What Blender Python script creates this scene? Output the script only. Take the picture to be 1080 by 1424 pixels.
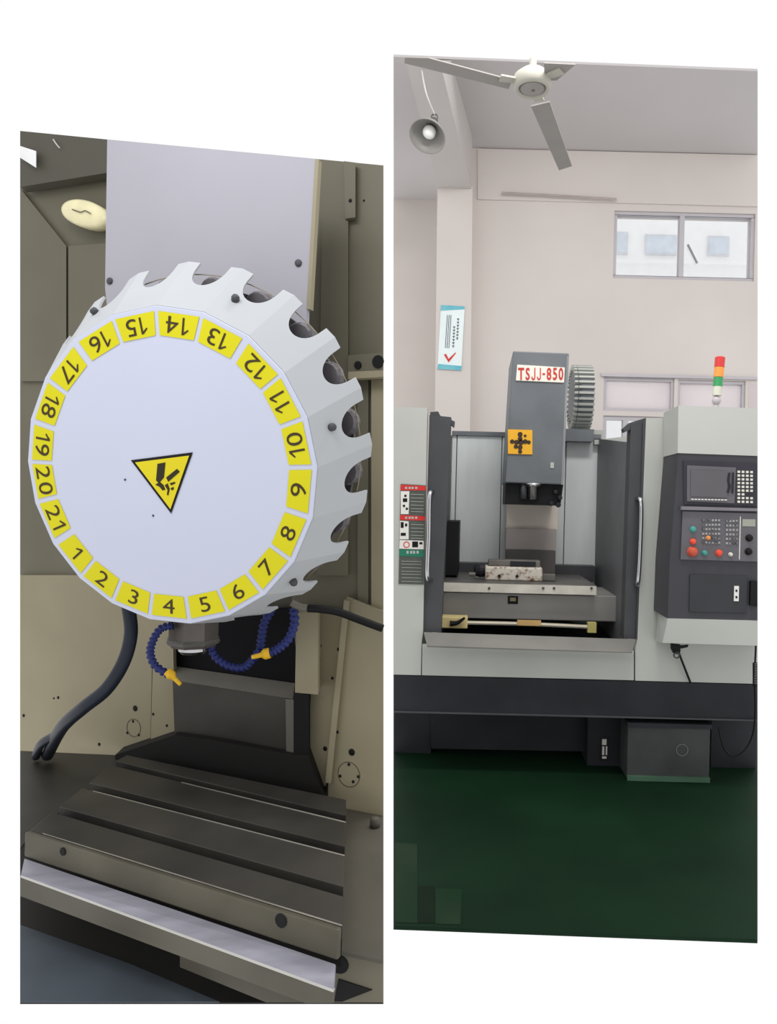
import bpy, bmesh, math, random
from mathutils import Vector, Matrix
random.seed(4)
for o in list(bpy.data.objects): bpy.data.objects.remove(o)
scn = bpy.context.scene
COL = scn.collection

# ------------------------------------------------------------------ camera
F, CX, CY, EYE = 1000.0, 660.0, 705.0, 1.5          # focal length and principal point for a 1080 x 1424 frame
ROLL = math.radians(1.4)
cam_d = bpy.data.cameras.new('camera'); cam = bpy.data.objects.new('camera', cam_d); COL.objects.link(cam)
cam_d.sensor_fit = 'VERTICAL'; cam_d.sensor_height = 36.0; cam_d.lens = 36.0 * F / 1424.0
cam_d.shift_x = (540.0 - CX) / 1424.0
cam_d.shift_y = (CY - 712.0) / 1424.0
cam_d.clip_start = 0.05; cam_d.clip_end = 200
CR = Vector((math.cos(ROLL), 0, math.sin(ROLL))); CU = Vector((-math.sin(ROLL), 0, math.cos(ROLL))); CF = Vector((0, 1, 0))
m = Matrix((CR, CU, -CF)).transposed().to_4x4(); m.translation = Vector((0, 0, EYE)); cam.matrix_world = m
scn.camera = cam

# ------------------------------------------------------------------ world and exposure
w = bpy.data.worlds.new('world'); scn.world = w; w.use_nodes = True
bg = w.node_tree.nodes['Background']; bg.inputs[0].default_value = (1, 1, 1, 1); bg.inputs[1].default_value = 1.0
vs = scn.view_settings; vs.view_transform = 'Standard'; vs.look = 'None'; vs.exposure = 0.0; vs.gamma = 1.0; vs.use_curve_mapping = False

# unseen light added to give the left disc top-down shading (above the frame, over the operator's side)
la = bpy.data.lights.new('bay_fill_light', 'AREA'); la.shape = 'RECTANGLE'; la.size = 0.9; la.size_y = 0.5; la.energy = 11; la.color = (.96, .97, 1.0)
lo_ = bpy.data.objects.new('bay_fill_light', la); COL.objects.link(lo_); lo_.location = (-0.75, 0.75, 2.75)
lo_.rotation_euler = (Vector((-.6, 1.6, 1.5)) - lo_.location).to_track_quat('-Z', 'Y').to_euler()

# unseen light added to brighten the machine interior, high above the aisle
lb_ = bpy.data.lights.new('aisle_fill_light', 'AREA'); lb_.shape = 'RECTANGLE'; lb_.size = 1.6; lb_.size_y = 0.5; lb_.energy = 90; lb_.color = (1.0, .98, .96)
lo2 = bpy.data.objects.new('aisle_fill_light', lb_); COL.objects.link(lo2); lo2.location = (0.6, 2.6, 4.9)
lo2.rotation_euler = (Vector((.5, 4.6, 1.2)) - lo2.location).to_track_quat('-Z', 'Y').to_euler()

# ------------------------------------------------------------------ helpers: points
O = Vector((0, 0, EYE))
def ray(px, py): return CF + CR * ((px - CX) / F) + CU * ((CY - py) / F)
def UY(px, py, Y): return O + ray(px, py) * Y
def UZ(px, py, z):
    d = ray(px, py); return O + d * ((z - EYE) / d.z)
def UP(px, py, p0, n):
    d = ray(px, py); return O + d * ((p0 - O).dot(n) / d.dot(n))
def srgb(r, g, b):
    f = lambda c: c / 12.92 if c <= 0.04045 else ((c + 0.055) / 1.055) ** 2.4
    return tuple(f(v / 255.0) for v in (r, g, b))

# ------------------------------------------------------------------ helpers: materials
MATS = {}
def mat(name, rgb, rough=0.55, metal=0.0, var=0.12, scale=6.0, spec=0.3, bump=0.0, second=None, stretch=None, gain=1.0, lo=0.35, hi=0.7):
    if name in MATS: return MATS[name]
    M = bpy.data.materials.new(name); M.use_nodes = True; nt = M.node_tree; b = nt.nodes['Principled BSDF']
    c = [min(1, v * gain) for v in srgb(*rgb)]
    b.inputs['Roughness'].default_value = rough; b.inputs['Metallic'].default_value = metal
    b.inputs['Specular IOR Level'].default_value = spec
    tc = nt.nodes.new('ShaderNodeTexCoord'); mp = nt.nodes.new('ShaderNodeMapping')
    if stretch: mp.inputs['Scale'].default_value = stretch
    nz = nt.nodes.new('ShaderNodeTexNoise'); nz.inputs['Scale'].default_value = scale; nz.inputs['Detail'].default_value = 5
    cr = nt.nodes.new('ShaderNodeValToRGB')
    c2 = [min(1, v * gain) for v in srgb(*second)] if second else [v * (1 - var) for v in c]
    c1 = c if second else [min(1, v * (1 + var * .5)) for v in c]
    cr.color_ramp.elements[0].position = lo; cr.color_ramp.elements[1].position = hi
    cr.color_ramp.elements[0].color = (*c2, 1); cr.color_ramp.elements[1].color = (*c1, 1)
    L = nt.links.new
    L(tc.outputs['Object'], mp.inputs['Vector']); L(mp.outputs[0], nz.inputs['Vector']); L(nz.outputs['Fac'], cr.inputs[0]); L(cr.outputs[0], b.inputs['Base Color'])
    if bump:
        bp = nt.nodes.new('ShaderNodeBump'); bp.inputs['Strength'].default_value = bump; bp.inputs['Distance'].default_value = 0.01
        L(nz.outputs['Fac'], bp.inputs['Height']); L(bp.outputs[0], b.inputs['Normal'])
    MATS[name] = M; return M
def glass(name):
    M = bpy.data.materials.new(name); M.use_nodes = True; nt = M.node_tree; nt.nodes.clear()
    out = nt.nodes.new('ShaderNodeOutputMaterial'); mx = nt.nodes.new('ShaderNodeMixShader')
    t = nt.nodes.new('ShaderNodeBsdfTransparent'); g = nt.nodes.new('ShaderNodeBsdfGlossy'); g.inputs['Roughness'].default_value = 0.05
    t.inputs[0].default_value = (.96, .97, .98, 1); mx.inputs[0].default_value = 0.08
    nt.links.new(t.outputs[0], mx.inputs[1]); nt.links.new(g.outputs[0], mx.inputs[2]); nt.links.new(mx.outputs[0], out.inputs[0])
    return M

# ------------------------------------------------------------------ helpers: meshes
def obj(name, bm, material, parent=None, smooth=False, bevel=0.0):
    me = bpy.data.meshes.new(name); bmesh.ops.remove_doubles(bm, verts=bm.verts, dist=1e-6)
    bmesh.ops.recalc_face_normals(bm, faces=bm.faces); bm.to_mesh(me); bm.free()
    if smooth:
        for p in me.polygons: p.use_smooth = True
    me.materials.append(material)
    o = bpy.data.objects.new(name, me); COL.objects.link(o)
    if bevel:
        b = o.modifiers.new('bevel', 'BEVEL'); b.width = bevel; b.segments = 2; b.limit_method = 'ANGLE'
    attach(o, parent); return o
def attach(o, parent):
    if parent is not None:
        o.parent = parent
        o.matrix_parent_inverse = parent_world(parent).inverted()
def parent_world(p):
    if p.parent is None: return Matrix.Translation(p.location)
    return parent_world(p.parent) @ p.matrix_parent_inverse @ Matrix.Translation(p.location)
def tag(o, label, cat, group=None):
    o['label'] = label; o['category'] = cat
    if group: o['group'] = group
    return o
def thing(name, label, cat, loc, group=None):
    o = bpy.data.objects.new(name, None); COL.objects.link(o); o.location = loc; o.empty_display_size = 0.1
    return tag(o, label, cat, group)
def struct(o, label=None, cat=None):
    o['kind'] = 'structure'
    if label: o['label'] = label
    if cat: o['category'] = cat
    return o
def new(): return bmesh.new()
def prism(pts, vec, bm=None):
    bm = bm or new(); a = [bm.verts.new(p) for p in pts]; b = [bm.verts.new(p + Vector(vec)) for p in pts]; n = len(pts)
    bm.faces.new(a); bm.faces.new(b[::-1])
    for i in range(n): bm.faces.new((a[i], b[i], b[(i + 1) % n], a[(i + 1) % n]))
    return bm
def loft(loops, bm=None, close=True, caps=True):
    bm = bm or new(); rows = [[bm.verts.new(p) for p in l] for l in loops]; n = len(loops[0])
    for a, b in zip(rows, rows[1:]):
        for i in range(n if close else n - 1):
            j = (i + 1) % n; bm.faces.new((a[i], a[j], b[j], b[i]))
    if caps and close: bm.faces.new(rows[0][::-1]); bm.faces.new(rows[-1])
    return bm
def boxw(x0, x1, y0, y1, z0, z1, bm=None):
    return prism([Vector((x0, y0, z0)), Vector((x1, y0, z0)), Vector((x1, y0, z1)), Vector((x0, y0, z1))], (0, y1 - y0, 0), bm)
def fbox(px0, py0, px1, py1, Y, depth, bm=None):
    """upright box whose front face at depth Y covers the given part of the photograph"""
    c = UY((px0 + px1) / 2, (py0 + py1) / 2, Y); hw = (px1 - px0) * Y / F / 2; hh = (py1 - py0) * Y / F / 2
    return boxw(c.x - hw, c.x + hw, Y, Y + depth, c.z - hh, c.z + hh, bm)
def qp(pix, Y, depth, bm=None):
    return prism([UY(x, y, Y) for x, y in pix], (0, depth, 0), bm)
def sheet_holes(outer, holes, vec):
    bm = new(); ed = []
    for lp in [outer] + holes:
        vs_ = [bm.verts.new(p) for p in lp]
        ed += [bm.edges.new((vs_[i], vs_[(i + 1) % len(vs_)])) for i in range(len(vs_))]
    r = bmesh.ops.triangle_fill(bm, edges=ed, use_beauty=True, use_dissolve=False)
    fs = [g for g in r['geom'] if isinstance(g, bmesh.types.BMFace)]
    e = bmesh.ops.extrude_face_region(bm, geom=fs)
    bmesh.ops.translate(bm, verts=[g for g in e['geom'] if isinstance(g, bmesh.types.BMVert)], vec=Vector(vec))
    return bm
def frame_of(axis):
    a = Vector(axis).normalized(); t = Vector((0, 0, 1)) if abs(a.z) < 0.9 else Vector((1, 0, 0))
    x = a.cross(t).normalized(); return x, a.cross(x).normalized(), a
def lathe(c, axis, prof, n=24, bm=None, caps=True):
    x, y, a = frame_of(axis); loops = []
    for r, h in prof:
        loops.append([c + a * h + (x * math.cos(2 * math.pi * i / n) + y * math.sin(2 * math.pi * i / n)) * max(r, 1e-4) for i in range(n)])
    return loft(loops, bm, True, caps)
def smooth_path(pts, k=6):
    P = [pts[0]] + list(pts) + [pts[-1]]; out = []
    for i in range(1, len(P) - 2):
        for j in range(k):
            t = j / k; a, b, c, d = P[i - 1], P[i], P[i + 1], P[i + 2]
            out.append(0.5 * ((2 * b) + (c - a) * t + (2 * a - 5 * b + 4 * c - d) * t * t + (3 * b - a - 3 * c + d) * t ** 3))
    out.append(pts[-1]); return out
def tube(pts, rad, n=10, bm=None, k=6):
    P = smooth_path(pts, k) if k else pts; loops = []; px = None
    for i, p in enumerate(P):
        t = (P[min(i + 1, len(P) - 1)] - P[max(i - 1, 0)]).normalized()
        if px is None: x = frame_of(t)[0]
        else:
            x = (px - t * px.dot(t)).normalized()
        px = x; y = t.cross(x); r = rad(i / (len(P) - 1), i) if callable(rad) else rad
        loops.append([p + (x * math.cos(2 * math.pi * j / n) + y * math.sin(2 * math.pi * j / n)) * r for j in range(n)])
    return loft(loops, bm)
def ring_of(c, n, r0, r1, depth, seg=32):
    x, y, a = frame_of(n); L = []
    for r, h in ((r0, 0), (r1, 0), (r1, depth), (r0, depth), (r0, 0)):
        L.append([c + a * h + (x * math.cos(2 * math.pi * i / seg) + y * math.sin(2 * math.pi * i / seg)) * r for i in range(seg)])
    return loft(L, caps=False)
FONTC = {}
def glyph(ch, bold=0.0):
    """outline of one character, scaled to height 1 (hyphen and one are drawn by hand): verts, faces, width"""
    if ch == '-': return [(0, .42), (.38, .42), (.38, .56), (0, .56)], [(0, 1, 2, 3)], .38
    if ch == '1': return [(.26, 0), (.37, 0), (.37, 1), (.26, 1), (0, .72), (.05, .65), (.26, .84)], [(0, 1, 2, 3, 6), (3, 4, 5, 6)], .37
    if ch == 'J': return [(.42, 1), (.56, 1), (.56, .22), (.5, .08), (.38, 0), (.2, 0), (.06, .08), (0, .26), (.13, .3), (.18, .16), (.28, .12), (.38, .16), (.42, .28)], [(0, 1, 2, 12), (2, 3, 4, 11, 12), (4, 5, 10, 11), (5, 6, 9, 10), (6, 7, 8, 9)], .56
    if (ch, bold) not in FONTC:
        c = bpy.data.curves.new('t', 'FONT'); c.body = ch; c.size = 1; c.resolution_u = 4; c.offset = bold
        t = bpy.data.objects.new('t', c); COL.objects.link(t); bpy.context.view_layer.update()
        me = bpy.data.meshes.new_from_object(t.evaluated_get(bpy.context.evaluated_depsgraph_get()))
        vs_ = [v.co.copy() for v in me.vertices]; fs = [list(p.vertices) for p in me.polygons]
        bpy.data.objects.remove(t); bpy.data.meshes.remove(me)
        x0 = min(v.x for v in vs_); y0 = min(v.y for v in vs_); h = max(v.y for v in vs_) - y0
        FONTC[(ch, bold)] = ([((v.x - x0) / h, (v.y - y0) / h) for v in vs_], fs, (max(v.x for v in vs_) - x0) / h)
    return FONTC[(ch, bold)]
def text(name, body, pos, right, up, width, height, material, parent, thick=0.0008, gap=.2, bold=0.0):
    r = Vector(right).normalized(); u = Vector(up).normalized(); n = r.cross(u); x = 0; V = []; FS = []
    for ch in body:
        vv, ff_, wd = glyph(ch, bold)
        k = len(V); V += [(x + a, b) for a, b in vv]; FS += [[k + q for q in f_] for f_ in ff_]
        x += wd + gap
    tot = x - gap; kx = width / tot if width > 0 else height * -width
    bm = new(); W = [bm.verts.new(pos + r * ((a - tot / 2) * kx) + u * ((b - .5) * height) + n * thick) for a, b in V]
    for f_ in FS:
        try: bm.faces.new([W[i] for i in f_])
        except ValueError: pass
    bmesh.ops.solidify(bm, geom=bm.faces[:], thickness=thick)
    return obj(name, bm, material, parent)

# ================================================================== materials
room_wall = mat('wall_paint', (210, 202, 197), .85, var=.06, scale=.7)
ceil_paint = mat('ceiling_paint', (198, 194, 194), .9, var=.05, scale=.6)
beam_paint = mat('beam_paint', (196, 191, 188), .9, var=.05, scale=.6)
floor_m = mat('green_floor_paint', (17, 46, 27), .6, second=(8, 31, 16), scale=1.6, spec=.12, lo=.3, hi=.75)
alu = mat('aluminium_frame', (188, 184, 188), .45, var=.05)
light_paint = mat('light_machine_paint', (181, 183, 177), .55, var=.05, scale=2.0, spec=.2)
dark_paint = mat('charcoal_paint', (72, 73, 76), .5, var=.12, scale=5, spec=.25)
slate = mat('slate_paint', (108, 112, 116), .5, var=.15, scale=4, spec=.3)
base_black = mat('black_base_paint', (42, 43, 48), .55, var=.2, scale=4, spec=.2)
black = mat('black_rubber', (22, 22, 24), .6, var=.2, spec=.2)
sheet_blue = mat('pale_blue_sheet', (216, 221, 220), .5, var=.1, scale=2.5, stretch=(3, 3, .5))
steel = mat('machined_steel', (128, 126, 122), .42, metal=.6, var=.25, scale=8, stretch=(1, 6, 6))
steel_dark = mat('oily_table_steel', (112, 110, 106), .48, metal=.6, var=.3, scale=5)
chrome = mat('chrome', (190, 190, 193), .2, metal=1.0, var=.02)
cream_m = mat('cream_paint', (205, 196, 180), .55, var=.08, scale=3)

# ================================================================== RIGHT: the workshop room
BW = 7.6                                           # back wall distance
ZC = UY(860, 211, BW).z                            # ceiling height
ZB = UY(632, 262, 7.4).z                           # underside of the beam
LW = 1.0
LB = (UZ(575, 277, ZC)).y                          # left bay wall distance
# floor
fl = [UZ(547, 1287, 0), UZ(1053, 1306, 0)] + [Vector((UY(1053, 911, BW).x, BW, 0)), Vector((UY(547, 870, LB).x, LB, 0))]
struct(obj('floor', prism(fl, (0, 0, -.015)), floor_m), 'dark green painted concrete workshop floor', 'floor')
fm2 = mat('light_floor_patch', (34, 52, 36), .6, second=(20, 46, 27), scale=3, spec=.12); fm3 = mat('dark_floor_patch', (12, 30, 16), .6, spec=.12)  # flat lighter and darker green patches on the floor
FLOOR = bpy.data.objects['floor']
for P, M in (([(549, 1172), (580, 1174), (580, 1284), (549, 1283)], fm2), ([(581, 1232), (604, 1233), (604, 1284), (581, 1284)], fm3), ([(605, 1236), (642, 1237), (640, 1286), (605, 1285)], fm2)):
    obj('floor_patch', prism([UZ(x, y, .0) for x, y in P], (0, 0, .0015)), M, FLOOR)
# ceiling
cl = [UZ(547, 79, ZC), UZ(1053, 99, ZC), UZ(1053, 216, ZC), Vector((UZ(1053, 216, ZC).x, BW + .02, ZC)), Vector((UY(640, 400, BW).x, BW + .02, ZC)),
      Vector((UY(640, 400, BW).x, LB + .02, ZC)), Vector((UY(547, 277, LB).x, LB + .02, ZC))]
struct(obj('ceiling', prism(cl, (0, 0, .02)), ceil_paint), 'pale grey plastered workshop ceiling', 'ceiling')
# windows in the back wall: pixel rectangles of the openings
def hole(px0, py0, px1, py1, Y):
    c = UY((px0 + px1) / 2, (py0 + py1) / 2, Y); hw = (px1 - px0) * Y / F / 2; hh = (py1 - py0) * Y / F / 2
    return (c.x - hw, c.x + hw, c.z - hh, c.z + hh)
def rect(h, Y): return [Vector((h[0], Y, h[2])), Vector((h[1], Y, h[2])), Vector((h[1], Y, h[3])), Vector((h[0], Y, h[3]))]
H1 = hole(853, 295, 1049, 389, BW)
H2 = hole(839, 525, 937, 572, BW); H3 = hole(942, 529, 1036, 576, BW)
H4 = hole(838, 579, 937, 628, BW)
outer = [UY(640, 205, BW), UY(1053, 215, BW), UY(1053, 909, BW), UY(640, 899, BW)]
wall = obj('wall_back', sheet_holes(outer, [rect(h, BW) for h in (H1, H2, H3, H4)], (0, .22, 0)), room_wall)
struct(wall, 'off-white plastered back wall with windows', 'wall')
struct(obj('wall_left', prism([UY(547, 275, LB), UY(660, 277, LB), UY(660, 872, LB), UY(547, 869, LB)], (0, .2, 0)), room_wall), 'off-white wall of the recessed bay left of the pillar', 'wall')
# lintel band under the ceiling
c0 = UY(662, 207, BW - .02)
struct(obj('trim_1', prism([UY(664, 207, BW - .02), UY(1053, 215.5, BW - .02), UY(1053, 287, BW - .02), UY(664, 277, BW - .02)], (0, .05, 0)), room_wall), 'plaster band running along the top of the wall', 'trim')
# pillar
pc = obj('wall_pillar', qp([(608, 258), (657, 259), (650, 905), (601, 904)], 7.4, .3), room_wall); struct(pc, 'square plastered pillar carrying the ceiling beam', 'pillar')
# beam
zb = [UZ(609, 262, ZB), UZ(655, 262, ZB), UZ(611, 84, ZB), UZ(563, 82, ZB)]
zt_ = [UZ(612, 262, ZC), UZ(664, 212, ZC), UZ(627, 84, ZC), UZ(582, 83, ZC)]
zt_[0] = Vector((zb[0].x, zb[0].y, ZC)); zt_[1] = Vector((zb[1].x + .0, zb[1].y, ZC))
struct(obj('ceiling_beam', loft([zb, zt_]), beam_paint), 'deep plastered beam running from the pillar toward the viewer', 'beam')
# conduit
t = obj('conduit', tube([UY(697, 268, BW - .07), UY(775, 272, BW - .07), UY(857, 277, BW - .07)], .012, 8), mat('conduit_grey', (176, 164, 160), .6)); tag(t, 'thin grey conduit running along the wall beside the upper window', 'conduit')
bm = boxw(0, 0, 0, 0, 0, 0) if False else None

glassm = glass('window_glass')
frost = mat('frosted_pane', (240, 235, 236), .4, var=.06, scale=3)
nt = frost.node_tree; tr = nt.nodes.new('ShaderNodeBsdfTranslucent'); tr.inputs[0].default_value = (*srgb(246, 241, 243), 1)
mxs = nt.nodes.new('ShaderNodeMixShader'); mxs.inputs[0].default_value = .6; ou = [n_ for n_ in nt.nodes if n_.type == 'OUTPUT_MATERIAL'][0]
nt.links.new(nt.nodes['Principled BSDF'].outputs[0], mxs.inputs[1]); nt.links.new(tr.outputs[0], mxs.inputs[2]); nt.links.new(mxs.outputs[0], ou.inputs[0])
def window(n, h, mull, label, fw=.035, pane=glassm, bars=0):
    x0, x1, z0, z1 = h; y = BW + .02
    bm = boxw(x0, x1, y, y + .07, z0, z0 + fw); boxw(x0, x1, y, y + .07, z1 - fw, z1, bm)
    boxw(x0, x0 + fw, y, y + .07, z0 + fw, z1 - fw, bm); boxw(x1 - fw, x1, y, y + .07, z0 + fw, z1 - fw, bm)
    root = obj('window_%d' % n, bm, alu, bevel=.004); struct(root, label, 'window')
    xs = [x0 + fw] + [x0 + (x1 - x0) * q for q in mull] + [x1 - fw]
    for q in mull:
        xm = x0 + (x1 - x0) * q; obj('mullion', boxw(xm - fw * .7, xm + fw * .7, y - .01, y + .075, z0 + fw, z1 - fw), alu, root)
    for a, b in zip(xs, xs[1:]): obj('pane', boxw(a, b, y + .03, y + .036, z0 + fw, z1 - fw), pane, root)
    return root
w1 = window(1, H1, [.485], 'high sliding aluminium window with two clear panes')
cst = UY(962, 355, BW + .04)
obj('latch_stay', tube([UY(956, 340, BW + .03), UY(969, 366, BW + .03)], .012, 8, k=0), mat('stay_grey', (150, 148, 155), .5), w1)
window(2, H2, [], 'low frosted window pane above the machine, nearest the tool disc', .03, frost)
window(3, H3, [], 'low frosted window pane behind the signal tower', .03, frost)
struct(obj('window_4', prism([UY(1041, 532, BW - .01), UY(1053, 533, BW - .01), UY(1053, 578, BW - .01), UY(1041, 578, BW - .01)], (0, .01, 0)), frost), 'narrow frosted pane at the far right of the low windows', 'window')
window(5, H4, [.32, .66], 'lower clear window sash half hidden by the machine top', .04, glassm)
struct(obj('trim_2', prism([UY(836, 519, BW - .03), UY(1053, 524, BW - .03), UY(1053, 528, BW - .03), UY(836, 523, BW - .03)], (0, .05, 0)), alu), 'aluminium head rail over the low windows', 'trim')
# neighbouring building outside
nb = thing('neighbouring_building', 'pale building seen outside through the high window', 'building', Vector((5.6, 13, 0)))
bwm = mat('pale_render', (252, 252, 252), .8, var=.03); pane_b = mat('pale_blue_glass', (216, 225, 236), .3, var=.1)
obj('wall', boxw(UY(835, 300, 13).x, UY(1040, 300, 13).x, 13, 13.3, 0, UY(940, 268, 13).z), bwm, nb)
for (a, b, c, d) in ((856, 322, 873, 353), (897, 326, 941, 354), (984, 328, 1014, 355)):
    f_ = obj('window', fbox(a, b, c, d, 12.95, .05), mat('pale_window_frame', (226, 226, 230), .5), nb); obj('pane', fbox(a + 2, b + 2, c - 2, d - 2, 12.94, .02), pane_b, f_)
obj('ledge', qp([(853, 360), (1045, 364), (1045, 368), (853, 364)], 12.9, .1), bwm, nb)

# wall sign
sg = thing('safety_sign', 'white and teal vertical safety sign with red tick on the pillar', 'sign', UY(625, 514, 7.38))
obj('board', qp([(613, 424), (646, 426), (641, 515), (608, 513)], 7.385, .012), mat('sign_white', (226, 236, 236), .5, var=.04), sg)
teal = mat('sign_teal', (86, 172, 190), .5, second=(120, 190, 200), scale=9)
obj('top_band', qp([(613, 424), (646, 426), (645.5, 430), (612.5, 432)], 7.382, .003), teal, sg)
obj('bottom_band', qp([(609, 506), (642, 509), (641, 515), (608, 513)], 7.382, .003), teal, sg)
ink = mat('sign_ink', (70, 80, 95), .6); redp = mat('red_print', (205, 52, 48), .5, var=.06)
bm = new(); random.seed(9)
for cx_, y0, y1, wd in ((637, 443, 472, 3.2), (632, 454, 484, 3.2)):
    y = y0
    while y < y1:
        qp([(cx_ - wd / 2 - (y - 440) * .05, y), (cx_ + wd / 2 - (y - 440) * .05, y), (cx_ + wd / 2 - (y - 440) * .05, y + 1), (cx_ - wd / 2 - (y - 440) * .05, y + 1)], 7.382, .003, bm)
        x = cx_ - (y - 440) * .05; qp([(x - .5, y), (x + .5, y), (x + .5, y + 3), (x - .5, y + 3)], 7.382, .003, bm); y += 4.4
for cx_ in (621.5, 624, 626.5):
    qp([(cx_, 438), (cx_ + .8, 438), (cx_ - 2.2, 484), (cx_ - 3, 484)], 7.382, .003, bm)
obj('lettering', bm, ink, sg)
obj('tick', qp([(617, 493), (620, 492), (623.5, 499), (633, 490), (634, 491), (623.5, 504)], 7.382, .003), redp, sg)

# ceiling fan
fy = 3.45; fc = UY(740, 122, fy); zf = fc.z + .03
fan = thing('ceiling_fan', 'grey three-bladed ceiling fan with round cream motor', 'fan', fc)
fan_m = mat('fan_blade_grey', (150, 146, 142), .55, var=.05); fan_c = mat('fan_motor_cream', (180, 177, 166), .45, var=.05)
hub = obj('motor', lathe(fc, (0, 0, 1), [(.0, -.004), (.068, -.004), (.07, -.012), (.08, -.012), (.088, -.002), (.09, .02), (.09, .05), (.06, .075), (0, .075)], 36), fan_c, fan, True)
obj('cap', lathe(fc, (0, 0, 1), [(0, -.013), (.05, -.011), (.064, -.0045), (0, -.004)], 28), fan_m, hub, True)
obj('badge', lathe(fc + Vector((.004, .0, -.0155)), (0, 0, 1), [(0, 0), (.008, 0), (.008, .004), (0, .004)], 8), mat('badge_brown', (120, 100, 85), .5), hub)
obj('down_rod', lathe(fc, (0, 0, 1), [(.018, .07), (.018, .135), (0, .135)], 14), fan_c, fan)
for nm, P in (('a', [(738, 148), (764, 142), (795, 231), (777, 237)]), ('b', [(596, 81), (712, 112), (707, 124), (562, 88), (563, 80)]), ('c', [(756, 88), (800, 90), (774, 112), (757, 112)])):
    pts = [UZ(x, y, zf) for x, y in P]
    bl = obj('blade', prism(pts, (0, 0, .006)), fan_m, fan)
    cen = sum(pts, Vector()) / len(pts); d = (cen - Vector((fc.x, fc.y, zf))).normalized(); s = d.cross(Vector((0, 0, 1)))
    q = Vector((fc.x, fc.y, zf - .009)); obj('blade_arm', prism([q + d * .07 + s * .02, q + d * .07 - s * .02, q + d * .16 - s * .025, q + d * .16 + s * .025], (0, 0, .008)), fan_c, bl)

# bell pendant lamp
ly = 5.4; lc = UY(594, 190, ly); ax = Vector((-.2, -.5, -.84)).normalized()
lamp = thing('pendant_lamp', 'grey bell-shaped industrial lamp hanging by a thin cord', 'lamp', lc)
lm = mat('lamp_shade_grey', (150, 147, 143), .45, var=.12)
sh = obj('shade', lathe(lc, ax, [(.135, .0), (.14, .0), (.125, -.04), (.09, -.085), (.05, -.11), (.035, -.12), (.03, -.115), (.045, -.1), (.085, -.075), (.118, -.035), (.135, 0)], 32, None, False), lm, lamp, True)
obj('bulb', lathe(lc, ax, [(0, -.015), (.03, -.02), (.05, -.045), (.05, -.07), (.03, -.1), (0, -.105)], 20), mat('bulb_white', (245, 245, 242), .3, var=.03), lamp, True)
top = lc - ax * .12
obj('lamp_holder', lathe(top, -ax, [(.035, -.01), (.038, .02), (.022, .035), (.022, .065), (.03, .07), (.03, .09), (0, .095)], 16), mat('holder_dark', (95, 94, 92), .5), lamp, True)
e = top - ax * .09
obj('hook', ring_of(e + Vector((0, 0, .03)), (0, 1, 0), .02, .028, .012, 14), mat('holder_dark', (95, 94, 92)), lamp)
cord = tube([e + Vector((0, 0, .05)), UY(592, 128, ly), UY(585, 90, ly)], .006, 6); obj('cord', cord, mat('cord_white', (215, 212, 208), .6), lamp)

# ================================================================== RIGHT: the machining centre
MY = 4.0
mc = thing('machining_center', 'large light grey and black machining centre on the green floor', 'machine', UY(720, 1080, 4.3))
# front skin
obj('front_panel', qp([(547, 566), (594, 567), (588, 878), (586, 892), (585, 939), (547, 938)], MY, .06), light_paint, mc)
obj('front_panel', qp([(587, 897), (881, 905), (881, 946), (586.5, 939)], MY, .04), light_paint, mc)
obj('front_panel', qp([(898, 582), (930, 580), (930, 700), (1053, 700), (1053, 951), (883, 946.5), (883, 905), (886, 888)], MY, .06), light_paint, mc)
obj('panel_return', qp([(885, 889), (898, 581), (894, 589), (884, 889)], MY, .05), dark_paint, mc)
# side skins of the enclosure, running back from the front
xl, xr = UY(547, 800, MY).x + .02, UY(1053, 800, MY).x - .03
obj('side_panel', boxw(xl, xl + .02, 4.07, 5.7, .45, UY(560, 580, 4.07).z), light_paint, mc)
obj('side_panel', boxw(xr, xr + .02, 4.07, 5.7, .45, UY(1040, 600, 4.07).z), light_paint, mc)
# door posts
obj('door_post', qp([(597, 577), (627, 580), (613, 880), (588, 878)], MY + .02, .1), dark_paint, mc)
obj('door_post', qp([(877, 592), (897, 590), (886, 889), (867, 888)], MY + .02, .1), dark_paint, mc)
obj('post_cap', qp([(598, 573), (609, 572), (612, 578), (632, 586), (631, 594), (624, 588), (598, 579)], MY + .03, .06), dark_paint, mc)
obj('post_cap', qp([(866, 596), (875, 588), (898, 581), (898, 592), (877, 597), (868, 601)], MY + .03, .06), dark_paint, mc)
# interior
a0 = UY(622, 605, 4.1); bz = UY(622, 880, 4.1).z
IX0, IX1 = UY(616, 740, 4.12).x, UY(872, 740, 4.12).x
BY = 5.2; zt0 = UY(740, 608, BY).z; zlow = UY(740, 905, 4.1).z
zfr = UY(740, 612, 4.12).z
wl = obj('inner_wall', prism([Vector((IX0, 4.12, zlow)), Vector((IX0, BY, zlow)), Vector((IX0, BY, zt0)), Vector((IX0, 4.12, zfr))], (-.02, 0, 0)), dark_paint, mc)
obj('back_sheet', boxw(IX0, IX1, BY + .022, BY + .03, zlow, zt0), slate, mc)
wr = obj('inner_wall', prism([Vector((IX1, 4.12, zlow)), Vector((IX1, BY, zlow)), Vector((IX1, BY, zt0)), Vector((IX1, 4.12, zfr))], (.02, 0, 0)), mat('inner_shade_grey', (112, 113, 116), .5, var=.1), mc)  # shade of the inner walls is put into their darker colour
xs = [IX0 - .0, UY(633, 700, BY).x, UY(696, 700, BY).x, UY(785, 700, BY).x, UY(845, 700, BY).x, IX1]
for a, b in zip(xs, xs[1:]): obj('back_sheet', boxw(a + .003, b - .003, BY, BY + .02, zlow, zt0), sheet_blue, mc, bevel=.003)
obj('back_rail', boxw(IX0, IX1 + .02, BY - .02, BY + .03, zt0, zt0 + .03), slate, mc)
obj('sump', boxw(IX0, IX1, 4.12, BY, zlow - .02, zlow + .01), base_black, mc)
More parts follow.
